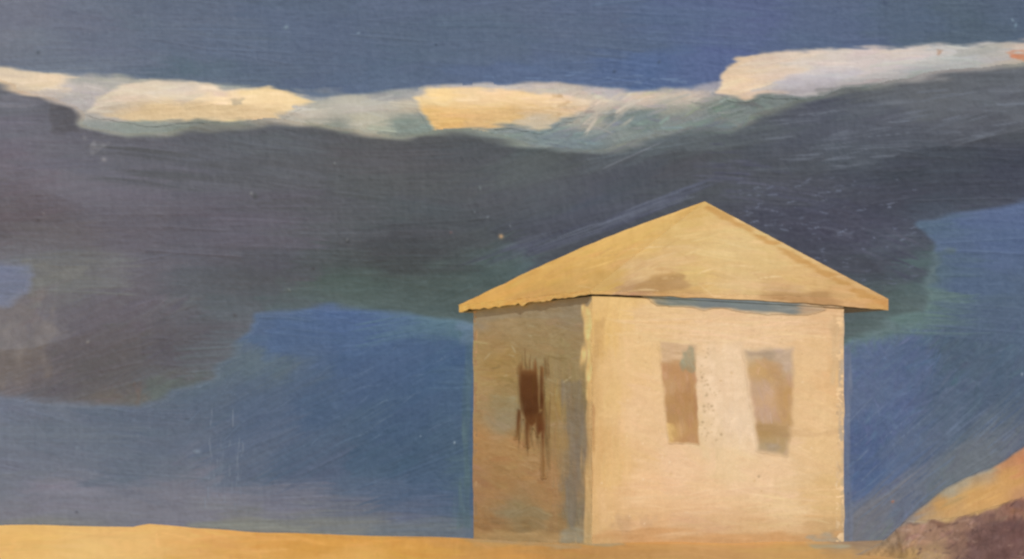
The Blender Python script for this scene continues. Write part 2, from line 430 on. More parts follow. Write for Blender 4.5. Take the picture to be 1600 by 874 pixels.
def cloud(name, poly, canvas, Y, thick, ramp, feather, rough, nx, ny, lit, holes=(), step=1.5, relief=0.32, label='', group=None, under='sky', blend=9.0, maxcov=1.0, covnoise=0.0, base=None, bodynoise=0.12):
    p = np.asarray(poly, float); m = feather + rough * 2.5 + 4
    u0, v0 = p.min(0) - m; u1, v1 = p.max(0) + m
    U, V = np.meshgrid(np.arange(u0, u1, step), np.arange(v0, v1, step))
    rng = canvas.rng; gritty(canvas)
    d = sdf(poly, U, V)
    for hp, hf in holes:
        d = np.minimum(d, -sdf(hp, U, V) * hf)
    nz = noise(U.shape, nx / step, ny / step, rng) * rough + noise(U.shape, nx * .35 / step, max(2.2, ny * .5) / step, rng) * rough * 0.45
    de = d + nz
    cov = (de > -feather * .7).astype(float)
    if False: cov = cov * np.clip(1 - covnoise * np.clip(noise(U.shape, 50 / step, 7 / step, rng), 0, 2), 0, 1)
    keep = cov > 0.004
    px = Y / F
    body = thick * np.clip(smooth(d, 0, ramp), 0, 1) * (1 + bodynoise * noise(U.shape, 120 / step, 60 / step, rng))
    c, h, _ = canvas.sample(U, V)
    wide = smooth(de, -feather * .6, blend)[..., None]      # thin paint at the rim lets the colour behind through
    cu, lu = under_cloud(under, U, V)
    c = cu * (1 - wide) + c * wide
    lit = lu * (1 - wide) + np.array(lit) * wide
    Yb = (Y - base(U, V)) if base else np.full(U.shape, Y)
    Pf = at(U, V, Yb); Pf[..., 1] -= body + h * relief * px
    Pb = at(U, V, Yb); Pb[..., 1] += body * 2.5 + 0.02
    q = quads(*U.shape, keep)
    n = U.size
    pig = pigment(c, lit).reshape(-1, 3)
    # back side on every third line keeps the body closed without doubling the mesh
    Uc = np.arange(0, U.shape[0], 3); Vc = np.arange(0, U.shape[1], 3)
    Pb = Pb[np.ix_(Uc, Vc)]; kb = (de > feather)[np.ix_(Uc, Vc)]
    qb = quads(*kb.shape)[:, ::-1]
    qb = qb[kb.ravel()[qb].all(1)] + n
    co = np.concatenate([Pf.reshape(-1, 3), Pb.reshape(-1, 3)])
    colr = np.concatenate([pig, pig.reshape(U.shape + (3,))[np.ix_(Uc, Vc)].reshape(-1, 3)])
    cv = np.concatenate([cov.ravel(), cov[np.ix_(Uc, Vc)].ravel()])
    co, q, a = compact(co, np.concatenate([q, qb]), colr, cv)
    o = link_mesh(name, co, q, mat_cloud, a[0], a[1], None, tuple(at((p[:, 0].min() + p[:, 0].max()) / 2, p[:, 1].max(), Y)))
    tag(o, label, 'cloud', group)
    return o

mat_cloud = paint_material('cloud_paint', 12.0, rough=0.6)

band_poly = [(-460,84),(-160,92),(0,102),(150,113),(260,124),(350,131),(480,146),(560,146),(650,134),(760,128),(900,131),(1000,137),(1080,134),(1140,122),(1300,98),(1450,82),(1600,72),(1760,62),(2060,50),(2060,110),(1760,125),(1600,130),(1450,150),(1300,180),(1190,215),(1160,235),(1110,245),(1000,250),(930,262),(880,268),(800,258),(700,244),(540,238),(420,226),(300,236),(200,245),(120,235),(95,210),(60,185),(0,165),(-160,150),(-460,130)]
band_pts = [(-100,105,(205,188,165)),(50,110,(212,192,165)),(80,128,(225,200,168)),(130,125,(160,158,150)),(230,122,(160,158,148)),(110,140,(190,180,174)),(130,158,(188,180,176)),(150,180,(182,175,165)),(150,198,(150,154,148)),(230,205,(148,154,146)),(320,200,(130,134,128)),(480,150,(135,140,148)),(500,165,(168,164,152)),(490,180,(196,186,170)),(540,165,(178,172,158)),(575,190,(192,185,164)),(600,170,(182,176,162)),(520,200,(150,150,140)),(620,150,(150,150,150)),(640,195,(134,144,136)),(640,165,(190,178,158)),(700,136,(170,165,165)),(760,132,(176,170,168)),(820,133,(185,174,165)),(760,210,(136,144,138)),(850,200,(126,138,138)),(930,160,(200,182,162)),(960,145,(175,168,168)),(920,190,(170,165,152)),(1000,152,(196,176,158)),(1070,150,(192,176,160)),(960,190,(124,134,134)),(1010,185,(118,130,128)),(1050,170,(160,158,146)),(1060,185,(132,140,136)),(1100,205,(114,124,128)),(1130,170,(118,128,122)),(900,218,(122,134,136)),(1110,130,(150,148,158)),(1190,170,(120,128,126)),(1300,145,(110,118,118)),(1400,85,(170,166,166)),(1550,85,(160,158,160)),(1600,100,(150,148,144)),(1700,90,(150,148,144))]
band_field = Field(band_pts, 34, 0.45)
bc = Canvas(-180, 40, 1780, 260, band_field, 1.45, 31)
bc.ground_texture(0.7)
bc.cover(1500, lambda u, v: -0.25 if u > 850 else 0.03, 70, 9, 5, op=0.55, hh=1.0, dry=0.7, grain=4)
bc.cover(260, lambda u, v: -0.2, 50, 5, 9, op=0.5, hh=1.3, dry=0.9, region=(850, 140, 1200, 235), grain=6, ajit=.3)
for k in range(26):
    r = bc.rng
    bc.stroke(r.uniform(900, 985), r.uniform(150, 200), -0.75 + r.normal(0, .15), r.uniform(25, 50), r.uniform(3, 7), (196, 184, 168), .5, 1.3, 0, .8, 4)
bc.patch([(-160,108),(0,118),(90,132),(110,138),(40,136),(0,130),(-160,120)], (226,202,172), 4, .7, 3, 40, 3)
band_canvas = bc

storm_poly = [(-560,170),(-430,110),(-160,118),(0,128),(60,146),(112,172),(128,196),(200,214),(300,206),(420,193),(530,205),(620,214),(740,213),(820,228),(880,240),(960,232),(1030,216),(1100,206),(1140,204),(1180,182),(1300,148),(1400,130),(1500,116),(1600,98),(1760,78),(2060,60),
 (2060,250),(1760,286),(1600,316),(1500,334),(1440,350),(1458,380),(1452,440),(1440,486),(1385,500),(1340,525),(1300,560),(800,560),(745,505),(700,496),(640,489),(520,478),(440,484),(400,492),(385,530),(352,570),(330,596),(270,612),(215,634),(150,634),(60,626),(0,618),(-160,604),(-420,540),(-540,450)]
storm_pts = [(0,330,(108,102,106)),(20,260,(109,103,108)),(-100,300,(110,104,108)),(0,160,(104,104,108)),(0,200,(110,105,111)),(100,200,(98,96,102)),(120,175,(92,90,94)),(50,300,(110,102,106)),(200,330,(105,100,105)),(170,240,(102,100,104)),(250,250,(96,96,99)),(400,230,(92,94,95)),(350,350,(99,97,103)),(500,330,(90,92,97)),(600,250,(88,89,92)),(750,300,(85,89,94)),(900,260,(86,90,97)),(850,240,(92,100,102)),
 (1000,300,(78,82,92)),(1100,260,(80,83,89)),(950,340,(80,84,97)),(1180,230,(86,91,100)),(1200,270,(80,83,92)),(1300,200,(86,91,103)),(1400,250,(82,88,100)),(1550,180,(92,95,103)),(1450,140,(100,104,108)),(1580,140,(98,102,108)),(1570,270,(80,86,101)),(1400,330,(80,84,98)),(1350,360,(80,81,97)),(1250,330,(78,80,96)),(1400,410,(82,86,98)),(1440,350,(86,96,112)),(1455,420,(95,116,118)),(1420,470,(100,117,116)),(1380,495,(101,118,116)),
 (200,500,(105,99,103)),(50,500,(116,110,110)),(20,560,(120,113,111)),(100,590,(102,98,101)),(300,540,(99,97,101)),(300,590,(99,98,98)),(250,615,(102,110,106)),(170,625,(112,106,100)),(200,600,(102,98,99)),(60,420,(116,116,120)),(90,440,(118,116,112)),(600,400,(84,87,91)),(450,440,(92,92,97)),(700,380,(82,86,91)),(800,380,(80,85,92)),(560,460,(90,108,104)),(640,450,(90,106,104)),(650,470,(90,106,105)),(720,430,(92,108,107)),(790,415,(94,112,116)),(500,470,(90,102,102)),(400,480,(96,102,104)),(370,530,(99,108,112)),(740,470,(90,108,106)),(980,200,(110,122,124)),(1100,190,(112,122,124))]
storm_pts = [(a, b, (c[0] - 2, c[1] - .5, c[2] + 3) if a < 500 else c) for a, b, c in storm_pts]
storm_pts = [(a, b, tuple(q * (1 - .10 * float(smooth(np.array(a), 450., 700.))) for q in c)) for a, b, c in storm_pts]
storm_field = Field(storm_pts, 50)
cc = Canvas(-180, 60, 1780, 660, storm_field, 1.45, 23)
cc.ground_texture(0.8)
def storm_angle(u, v):
    if 700 < u < 1080 and v > 240: return -0.35
    if u > 1100 and v < 200: return -0.15
    if u < 300 and v > 480: return -0.35
    if 200 < u < 550 and v < 300: return 0.12
    return 0.0
cc.cover(2600, storm_angle, 130, 24, 2.0, op=0.55, hh=0.8, dry=0.5, grain=1.5)
cc.cover(900, storm_angle, 110, 6, 2.5, op=0.45, hh=1.2, dry=0.8, region=(-170, 200, 560, 600), grain=2)
cc.cover(260, -0.6, 60, 6, 5, op=0.4, hh=1.6, dry=0.9, region=(-60, 470, 300, 630), grain=3, ajit=0.35)
cc.cover(300, storm_angle, 220, 48, 2.2, op=0.42, hh=1.3, dry=0.5, grain=2.0, curve=.015, ajit=.08)
for k in range(26):   # darker long sweeps in the grey
    r = cc.rng
    cc.stroke(r.uniform(200, 480), 235 + r.uniform(0, 60), 0.1 + r.normal(0, .03), r.uniform(120, 260), r.uniform(5, 12), (82, 83, 86), .4, 1.3, .04, .6, 3)
for k in range(60):   # sweeps hugging the left slope of the roof
    r = cc.rng; t = r.random()
    u = 760 + t * 320; v = 412 - t * 108 - r.uniform(0, 20) + 14 * math.sin(t * 3)
    cc.stroke(u, v, -0.34, r.uniform(70, 190), r.uniform(2.5, 7), (98, 104, 118) if r.random() < .45 else (74, 78, 94), .5, 1.4, .03, .7, 2)
for k in range(120):   # bowed marks over the ridge and down the right of the roof
    r = cc.rng; t = r.random(); off = r.uniform(6, 90)
    u = 1080 + t * 330 + off * .4; v = 290 + t * 150 - off * .75
    cc.stroke(u, v, 0.42 * t, r.uniform(30, 90), r.uniform(2.2, 6), (74, 76, 92) if r.random() < .6 else (86, 88, 102), .45, 1.3, .05, .7, 2)
for k in range(150):   # broken pale flecks right of the roof
    r = cc.rng
    u, v = r.uniform(1150, 1430), r.uniform(280, 455)
    if v < 316 + (u - 1100) * .55 - 8: cc.stroke(u, v, r.normal(-.1, .2), r.uniform(7, 22), r.uniform(1.6, 3.4), (112, 120, 138), r.uniform(.3, .6), 1.2, 0, .8, 3)
for k in range(70):
    r = cc.rng; u = r.uniform(1180, 1600)
    cc.stroke(u, 225 - (u - 1150) * .17 + r.uniform(-30, 70), -0.12 + r.normal(0, .08), r.uniform(40, 120), r.uniform(3, 8), (104, 110, 120), .28, 1.2, 0, .8, 3)
cc.patch([(1440,125),(1600,103),(1770,90),(1770,150),(1600,165),(1480,175),(1380,190),(1330,175)], (104,108,114), 12, .4, 10, 40, 7)
cc.patch([(440,440),(620,436),(740,410),(820,395),(800,430),(745,470),(745,500),(620,486),(500,476),(430,476)], (88,104,103), 10, .5, 8, 30, 8)
cc.patch([(400,470),(520,478),(640,492),(700,500),(640,506),(420,500)], (88,106,108), 8, .45, 6, 30, 6)
cc.patch([(235,596),(330,590),(300,616),(240,628)], (96,108,104), 8, .5, 6, 12, 8)
cc.patch([(150,618),(215,612),(222,634),(160,636)], (110,104,98), 6, .35, 5, 10, 6)
cc.patch([(212,600),(220,598),(220,634),(212,636)], (122,96,84), 3, .25, 3, 4, 8)
cc.patch([(-60,470),(60,455),(90,520),(60,590),(-20,600)], (122,114,110), 16, .5, 14, 10, 14)
cc.patch([(45,415),(110,418),(150,430),(100,450),(40,470)], (120,120,116), 8, .6, 7, 14, 6)
cc.patch([(0,152),(40,150),(75,165),(40,170),(0,168)], (122,120,128), 5, .55, 4, 26, 4)
cc.patch([(80,166),(112,164),(134,190),(110,210),(88,200)], (84,82,86), 6, .6, 6, 8, 8)
cc.patch([(138,222),(165,226),(160,240),(146,238)], (132,130,132), 4, .5, 4, 6, 5)
for (u, v, r_, c) in [(783,371,3.6,(205,165,120)),(163,250,4,(140,136,138)),(400,308,4.5,(78,80,82)),(394,304,3,(128,128,128)),(62,345,3,(88,84,88)),(70,335,2.5,(124,118,122)),(543,376,1.8,(130,132,132)),(762,341,1.8,(125,132,138)),(797,355,1.8,(115,122,130)),(742,333,1.6,(112,118,124)),(545,378,1.6,(60,62,66)),(750,295,3,(104,112,112)),(705,365,2,(112,90,88)),(139,535,2.6,(142,138,136)),(368,493,3,(84,84,88)),(523,256,2,(126,128,126)),(490,420,2.4,(76,76,80)),(452,453,2,(130,136,132))]:
    cc.speck(u, v, r_, c, 2.0)
cc.stroke(988, 243, -0.42, 130, 2.4, (122, 126, 132), .7, 1.6, 0, .5, 2)
cc.stroke(1168, 177, -1.05, 34, 6, (186, 192, 178), .85, 2.2, 0, .4, 3)
for k in range(240):
    r = cc.rng
    cc.speck(r.uniform(-150, 1750), r.uniform(130, 620), r.uniform(.9, 2.4), None, r.choice([-1.5, 1.7]))
gap = [(-500,390),(-200,396),(0,411),(46,414),(56,430),(40,456),(10,474),(-200,492),(-500,500)]
cloud('storm_cloud', storm_poly, cc, 300.0, 1.0, 130, 7, 3.4, 60, 11, LIT['cloud'], holes=[(gap, 1.0)], under='band_dark', blend=9.0,
      label='huge dark slate grey storm cloud spanning the sky behind the roof')

cloud('cloud', band_poly, bc, 308.0, 0.5, 34, 4.0, 2.5, 40, 7, LIT['band'], label='long thin greenish beige cloud streak stretching over the whole storm cloud top', bodynoise=0.0, group='pale clouds along the top of the storm cloud', maxcov=.97)

def band_surface(U, V): return 0.5 * smooth(sdf(band_poly, U, V), 0, 34) + 0.04
def white_cloud(poly, pts, angle, seed, Y, label, rough=1.7, feather=4.6, thick=0.22, ramp=34, dabs=(), strokes=420, jit=4, ln=70, nx=22, ny=4, wd=8, covnoise=0.0):
    f = Field(pts, 34, 0.5)
    p = np.asarray(poly)
    c = Canvas(p[:, 0].min() - 30, p[:, 1].min() - 30, min(1790, p[:, 0].max() + 30), p[:, 1].max() + 30, f, 1.35, seed)
    c.ground_texture(0.7)
    c.cover(strokes, angle, ln, wd, jit, op=0.55, hh=1.2, dry=0.7, grain=4, ajit=.12)
    for d in dabs: c.patch(*d)
    return cloud('cloud', poly, c, 308.0, thick, ramp, feather, rough, nx, ny, LIT['white'], step=1.4, relief=0.22, label=label, under='band', blend=6.0, base=band_surface,
                 group='pale clouds along the top of the storm cloud', covnoise=covnoise)

white_cloud([(132,178),(150,155),(190,134),(235,124),(300,124),(335,132),(352,140),(385,136),(420,134),(450,143),(494,160),(462,168),(450,178),(420,187),(370,190),(300,188),(250,192),(190,188),(160,182)],
 [(170,165,(208,190,170)),(230,140,(206,188,166)),(290,135,(202,186,168)),(300,150,(212,192,168)),(200,180,(228,200,165)),(260,175,(232,202,162)),(340,172,(232,202,160)),(400,150,(232,202,155)),(430,160,(232,200,150)),(330,145,(220,196,170)),(480,160,(226,196,148)),(400,180,(232,198,155))],
 -0.05, 41, 307.35, 'cream cloud at left with a pointed right end and a rounded hump',
 dabs=[([(180,182),(230,165),(320,158),(440,140),(470,160),(430,185),(250,190)], (233,203,158), 5, .6, 5, 18, 4), ([(362,156),(378,155),(376,162),(364,162)], (178,160,132), 3, .8, 2, 5, 3)])
white_cloud([(646,150),(668,138),(720,134),(800,137),(860,142),(905,152),(925,160),(915,175),(880,186),(860,200),(842,206),(800,196),(750,203),(712,208),(690,212),(676,205),(668,190),(655,170)],
 [(660,150,(226,198,158)),(680,150,(234,198,140)),(672,180,(234,190,125)),(700,195,(234,186,120)),(730,145,(226,194,150)),(780,150,(226,193,148)),(780,175,(232,192,135)),(820,165,(226,190,140)),(860,165,(226,192,150)),(890,170,(220,190,158)),(850,195,(205,188,160)),(740,198,(228,185,130)),(900,155,(210,188,162))],
 0.02, 42, 307.35, 'golden yellow cloud with squared left end in the middle of the cloud line', ln=90, nx=24, ny=3,
 dabs=[([(862,148),(880,147),(878,152),(864,153)], (182,150,110), 2.5, .8, 1.5, 5, 2), ([(872,162),(886,161),(884,165),(872,166)], (188,156,115), 2.5, .7, 1.5, 5, 2), ([(858,180),(876,179),(874,183),(858,183)], (192,160,120), 2, .7, 1.5, 5, 2),
       ([(740,180),(790,170),(860,168),(800,175),(745,186)], (205,168,115), 3, .45, 2, 20, 2), ([(800,190),(860,182),(880,190),(860,205),(820,205)], (208,190,165), 5, .6, 5, 14, 4)])
white_cloud([(1118,146),(1124,128),(1134,106),(1150,92),(1175,84),(1230,79),(1300,74),(1380,72),(1450,70),(1550,66),(1620,62),(1760,56),(2040,54),(2040,84),(1760,96),(1620,98),(1560,108),(1490,116),(1420,126),(1370,136),(1320,142),(1290,152),(1240,152),(1190,150),(1165,158),(1140,154)],
 [(1150,100,(210,182,152)),(1140,130,(224,194,164)),(1160,150,(222,194,166)),(1190,95,(206,184,164)),(1200,115,(218,194,170)),(1170,130,(226,196,165)),(1250,85,(212,192,174)),(1260,105,(204,190,178)),(1230,135,(184,176,178)),(1300,125,(186,178,178)),(1300,95,(204,190,180)),(1350,90,(198,182,176)),(1400,100,(190,180,176)),(1400,80,(206,190,178)),(1440,120,(160,160,158)),(1480,85,(188,182,176)),(1500,100,(168,166,162)),(1560,80,(168,162,156)),(1590,75,(198,178,166)),(1600,95,(180,165,150)),(1750,80,(180,172,160))],
 -0.08, 43, 307.35, 'pinkish white cloud with a blunt rounded left end, upper right', strokes=800, ln=90,
 dabs=[([(1570,82),(1605,81),(1605,90),(1580,90)], (196,120,84), 3, .8, 2, 8, 3), ([(1592,92),(1640,92),(1640,97),(1600,97)], (190,128,92), 3, .7, 2, 8, 3), ([(1466,78),(1474,78),(1472,86),(1466,86)], (165,125,98), 2, .7, 1, 4, 4),
       ([(1490,76),(1555,74),(1570,84),(1500,88)], (146,144,136), 4, .5, 4, 20, 3), ([(1196,148),(1230,118),(1290,112),(1340,116),(1300,140),(1250,150)], (182,174,178), 6, .6, 5, 20, 5),
       ([(1275,140),(1330,132),(1380,128),(1320,142),(1280,150)], (118,120,116), 3, .5, 3, 14, 3)])

# ------------------------------------------------------------------ GROUND: sandy rise that falls away just behind the house
sil_u = np.array([-3000, -400, 0, 100, 205, 226, 260, 300, 400, 500, 720, 900, 1200, 1400, 1700, 5000.])
sil_v = np.array([826, 824, 822, 823, 824, 819.5, 823, 828, 833, 836, 842, 848, 856, 860, 850, 846.])
def ground_z(x, y):
    u = CU + x / 50.0 * F
    crest = HC - (np.interp(u, sil_u, sil_v) - EYE) * 50.0 / F
    z = crest * smooth(y, 42.5, 50.0)
    z = z - np.clip(y - 50.5, 0, None) * 0.10 * smooth(y, 50, 53)
    z = np.where(y > 50, np.maximum(z, -14.0 - 0.02 * 0), z)
    z = z - 0.75 * smooth(-y, -30, -4)
    return z
gr_pts = [(-100,850,(236,190,118)),(50,850,(236,189,116)),(130,862,(238,196,128)),(200,850,(236,190,122)),(280,835,(232,182,112)),(350,850,(226,172,100)),(420,845,(222,165,88)),(500,850,(218,160,78)),(650,860,(218,161,80)),(560,870,(226,172,94)),(700,845,(205,152,84)),(800,860,(208,152,84)),(800,842,(176,148,112)),(950,866,(190,142,86)),(860,850,(190,140,80)),(1100,868,(198,150,96)),(1250,868,(204,158,98)),(1350,868,(196,152,96)),(1420,870,(176,142,100)),(1340,852,(150,128,108)),(1500,870,(150,115,95))]
gf = Field(gr_pts, 50, 0.35)
gc = Canvas(-260, 800, 1860, 900, gf, 1.3, 51)
gc.ground_texture(0.7)
gc.cover(900, 0.02, 110, 7, 4, op=0.5, hh=0.9, dry=0.6, grain=3)
gc.cover(110, 1.5, 16, 5, 9, op=0.3, hh=1.2, dry=0.8, grain=4, region=(0, 836, 720, 880))
gc.patch([(720,838),(820,836),(900,845),(905,856),(820,852),(740,848)], (170,148,116), 4, .6, 3, 30, 3)
gc.patch([(905,845),(950,842),(975,852),(930,858)], (158,150,128), 4, .7, 3, 14, 3)
gc.patch([(1262,850),(1330,850),(1330,858),(1270,862)], (160,158,142), 3, .6, 2, 14, 3)
gc.patch([(1300,845),(1400,835),(1440,850),(1340,866)], (158,135,112), 6, .6, 5, 20, 5)
mat_ground = paint_material('ground_paint', 30.0, rough=0.7, spec=0.1, bump=0.15)
xs = nonuniform(-8.6, 8.6, 0.0145, -600, 600, 50)
yv = HC * F / (np.arange(842, 905, 0.9) - EYE)          # rows that look evenly spaced from the front
ys = np.concatenate([[560, 500, 440, 400, 350, 300, 250, 200, 160, 130, 100, 85, 75, 68, 62, 58], np.linspace(56, 45, 60), yv[yv < 44.8], [26, 24, 21, 18, 14, 10, 6, 2, -10, -40, -120]])
ys = np.sort(ys)[::-1]
X, Yg = np.meshgrid(xs, ys)
Z = ground_z(X, Yg)
P = np.stack([X, Yg, Z], -1)
Psafe = P.copy(); Psafe[..., 1] = np.maximum(P[..., 1], 20)
u, v = chart(Psafe)
v = np.clip(v, 805, 895); u = np.clip(u, -250, 1850)
gritty(gc)
c, h, _ = gc.sample(u, v)
fade = smooth(Yg, 20, 28) * smooth(-Yg, -58, -52)
P[..., 2] += h * 0.0016 * fade + 0.012 * noise(X.shape, 40, 14, gc.rng) * fade
q = quads(*X.shape)
co, q, a = compact(P.reshape(-1, 3), q, pigment(c, LIT['ground']).reshape(-1, 3))
g = link_mesh('ground', co, q, mat_ground, a[0])
tag(g, kind='structure')

# ------------------------------------------------------------------ HILL (golden bank, right) and the brown rocky mound before it
def mound(name, su, sv, Yr, front, back, canvas, lit, mat, relief, under, power=1.08, du=1.5, rows=90, lump=0.0, zmin=-0.5, smooth_u=8):
    us = np.arange(su[0], su[-1], du)
    svv = np.interp(us, su, sv)
    k = max(1, int(smooth_u / du)); ker = np.hanning(2 * k + 3); ker /= ker.sum()
    svv = np.convolve(np.pad(svv, k + 1, 'edge'), ker, 'valid')
    svv = svv + 0.5 * noise((1, len(us)), 6, 1, canvas.rng)[0]
    top = HC + (EYE - svv) / F * Yr
    xr = (us - CU) / F * Yr
    t = np.concatenate([np.linspace(1, 0, rows), -np.linspace(0.04, 1, 24)])[::-1]     # 1 = foot in front, 0 = ridge, -1 = foot behind
    t = t[:, None]
    yy = Yr - np.where(t > 0, t * front, t * back)
    prof = np.where(t > 0, 1 - np.abs(t) ** power, 1 - np.abs(t))
    z = zmin + (top[None, :] - zmin) * prof
    x = np.broadcast_to(xr[None, :], z.shape) * (1 + 0 * t)
    P = np.stack([x, np.broadcast_to(yy, z.shape), z], -1)
    if lump:
        n = noise(z.shape, 9, 5, canvas.rng) * .55 + noise(z.shape, 24, 12, canvas.rng)
        P[..., 2] += lump * n * smooth(prof, 0, .4) * smooth(1 - prof, 0.0, .06)
        P[..., 1] -= lump * 2 * n
    gritty(canvas)
    u, v = chart(P); below = v - svv[None, :] + 1.6 * noise(v.shape, 8, 8, canvas.rng)
    w = smooth(below, 0, 7)[..., None]; c, h, _ = canvas.sample(u, v)
    cu = under.sample(u, v)[0]
    canvas = type('mixed', (), dict(gritted=True, sample=staticmethod(lambda a, b, c=cu * (1 - w) + c * w, h=h: (c, h, np.ones_like(h)))))
    return painted_sheet(name, P, canvas, lit, mat, relief, out=np.array([0, -.5, .8]), origin=(float(xr[len(xr) // 2]), Yr - front, 0))

hill_pts = [(1400,815,(158,148,142)),(1420,800,(160,152,144)),(1440,788,(172,156,132)),(1450,800,(190,160,120)),(1470,790,(202,158,98)),(1480,765,(172,160,135)),(1500,755,(176,158,128)),(1520,775,(200,156,96)),(1540,738,(176,152,120)),(1560,770,(200,156,98)),(1580,745,(202,156,96)),(1590,720,(196,140,100)),(1600,705,(192,130,98)),(1600,780,(185,140,100)),(1750,700,(195,145,98)),(1900,700,(195,150,98)),(1700,800,(180,140,100))]
hc_ = Canvas(1370, 560, 2100, 880, Field(hill_pts, 30, .8), 1.4, 61)
hc_.ground_texture(.8)
hc_.cover(1300, -0.42, 60, 6, 5, op=0.55, hh=1.1, dry=0.7, grain=4, ajit=.06)
hc_.patch([(1452,765),(1500,742),(1545,728),(1560,735),(1520,752),(1470,775)], (170,160,136), 4, .6, 3, 16, 3)
hc_.patch([(1545,728),(1600,698),(1640,680),(1640,700),(1600,712),(1560,738)], (190,142,104), 4, .6, 3, 16, 3)
mat_hill = paint_material('hill_paint', 30.0, rough=.7, spec=.1)
hill = mound('hill', [1394, 1408, 1440, 1480, 1530, 1560, 1600, 1700, 1850, 2100], [852, 818, 790, 760, 737, 724, 697, 655, 620, 600], 49.0, 1.0, 1.3, hc_, LIT['hill'], mat_hill, 0.0022, sky_canvas)
tag(hill, kind='structure')

rock_pts = [(1300,868,(200,154,98)),(1340,862,(190,150,104)),(1380,868,(190,148,100)),(1420,872,(182,145,98)),(1380,850,(172,144,116)),(1400,840,(172,142,118)),(1420,830,(168,132,112)),(1440,840,(150,116,98)),(1450,865,(170,138,105)),(1480,820,(148,114,98)),(1500,845,(134,102,90)),(1540,810,(146,112,98)),(1550,850,(106,78,72)),(1570,865,(102,74,70)),(1590,830,(106,76,72)),(1600,800,(150,108,92)),(1590,860,(116,84,78)),(1700,840,(112,80,76)),(1520,870,(130,98,88))]
rc = Canvas(1250, 740, 1900, 910, Field(rock_pts, 26, .7), 1.3, 71)
rc.ground_texture(1.2)
rc.cover(500, -0.35, 32, 7, 7, op=0.6, hh=1.8, dry=0.8, grain=6, ajit=.5)
rc.patch([(1412,812),(1432,808),(1442,812),(1436,818),(1415,820)], (98,74,66), 2.5, .8, 1.5, 8, 3)
rc.patch([(1446,812),(1470,812),(1485,822),(1470,822),(1450,816)], (112,80,66), 2.5, .6, 2.5, 8, 3)
rc.patch([(1550,815),(1600,815),(1600,830),(1560,826)], (100,74,76), 4, .5, 4, 10, 4)
rc.patch([(1520,810),(1700,790),(1700,890),(1520,890)], (108,80,76), 14, .7, 10, 12, 8)
for k in range(50):
    r = rc.rng
    rc.stroke(r.uniform(1430, 1600), r.uniform(815, 874), r.uniform(-1, .8), r.uniform(8, 20), r.uniform(2, 4), (88, 64, 60) if r.random() < .7 else (160, 130, 116), .4, 1.6, 0, .8, 5)
mat_rock = paint_material('rock_paint', 40.0, rough=.75, spec=.1, bump=.5)
rock = mound('rocky_mound', [1290, 1340, 1378, 1402, 1420, 1470, 1510, 1550, 1600, 1680, 1780, 1900], [878, 866, 848, 824, 813, 812, 804, 792, 776, 768, 780, 850], 35.0, 2.6, 1.6, rc, LIT['rock'], mat_rock, 0.005, hc_, lump=0.006, smooth_u=10)
tag(rock, 'lumpy purplish brown rocky mound at the foot of the golden slope', 'rock')

# ------------------------------------------------------------------ HOUSE
th = math.radians(26.0)
DF = np.array([math.cos(th), math.sin(th), 0.0])       # along the front wall, to the right
DL = np.array([-math.sin(th), math.cos(th), 0.0])      # along the side wall, away
NF = np.array([math.sin(th), -math.cos(th), 0.0])      # out of the front wall
NL = np.array([-math.cos(th), -math.sin(th), 0.0])     # out of the side wall
D0 = 41.0
W = np.array([(925 - CU) / F * D0, D0, 0.0])           # near corner at the ground
LF = 3.78; LS = 3.55; WT = 3.17; BASE = -0.12
UPZ = np.array([0, 0, 1.0])
house = bpy.data.objects.new('house', None); scene.collection.objects.link(house)
house.location = tuple(W + DF * LF / 2 + DL * LS / 2)
tag(house, 'small square cream house under a golden pointed roof', 'house')
pxh = D0 / F

mat_wall = paint_material('wall_paint', 45.0, rough=.65, spec=.1, bump=.18)
mat_window = paint_material('window_paint', 45.0, rough=.6, spec=.12, bump=.18)
mat_roof = paint_material('roof_paint', 45.0, rough=.65, spec=.1, bump=.18)

win_a = [(1031,533),(1088,540),(1088,600),(1092,694),(1044,692),(1036,600)]
win_b = [(1164,548),(1238,545),(1240,600),(1234,680),(1228,710),(1184,704),(1176,640)]
win_s = [(812,556),(822,566),(836,560),(842,578),(850,640),(852,668),(838,676),(824,664),(812,640),(810,600)]

front_pts = [(915,540,(206,164,104)),(918,700,(208,166,108)),(945,520,(220,178,112)),(950,620,(220,180,122)),(955,740,(220,178,120)),(985,560,(226,186,132)),(1000,640,(228,188,140)),(1010,500,(226,188,136)),(975,475,(224,184,120)),(1120,480,(222,184,138)),(1110,520,(228,190,145)),(1130,600,(230,196,156)),(1125,560,(228,194,152)),(1110,680,(222,190,145)),(1150,660,(230,200,165)),(1150,720,(228,194,148)),(1060,730,(228,188,145)),(1200,740,(230,192,148)),(1280,560,(226,186,135)),(1280,640,(226,186,135)),(1305,600,(222,178,125)),(1300,700,(224,184,132)),(1300,780,(218,178,122)),(1000,770,(226,184,136)),(1100,780,(226,186,140)),(1220,790,(226,190,144)),(1100,825,(208,168,124)),(1200,825,(212,174,126)),(1200,850,(196,156,108)),(1000,825,(214,172,124)),(940,800,(220,178,125)),(930,842,(206,166,112)),(1000,850,(198,154,106)),(1300,500,(220,178,130)),(1210,510,(228,190,145)),(1290,840,(200,160,110))]
fc = Canvas(880, 420, 1360, 880, Field(front_pts, 36, 1.0), 1.15, 81)
fc.ground_texture(.9)
def fa(u, v):
    if u < 985: return 1.52
    if v > 740 or v < 530: return 0.03
    return 1.5 if (1100 < u < 1165) else 0.3
fc.cover(1300, fa, 62, 13, 2.4, op=.45, hh=.6, dry=.6, grain=1.4)
fc.cover(220, 0.02, 120, 5, 4, op=.4, hh=1.3, dry=.8, grain=3, region=(1000, 480, 1300, 535))
fc.cover(160, 0.0, 90, 8, 4, op=.4, hh=1.0, dry=.8, grain=3, region=(960, 760, 1310, 860))
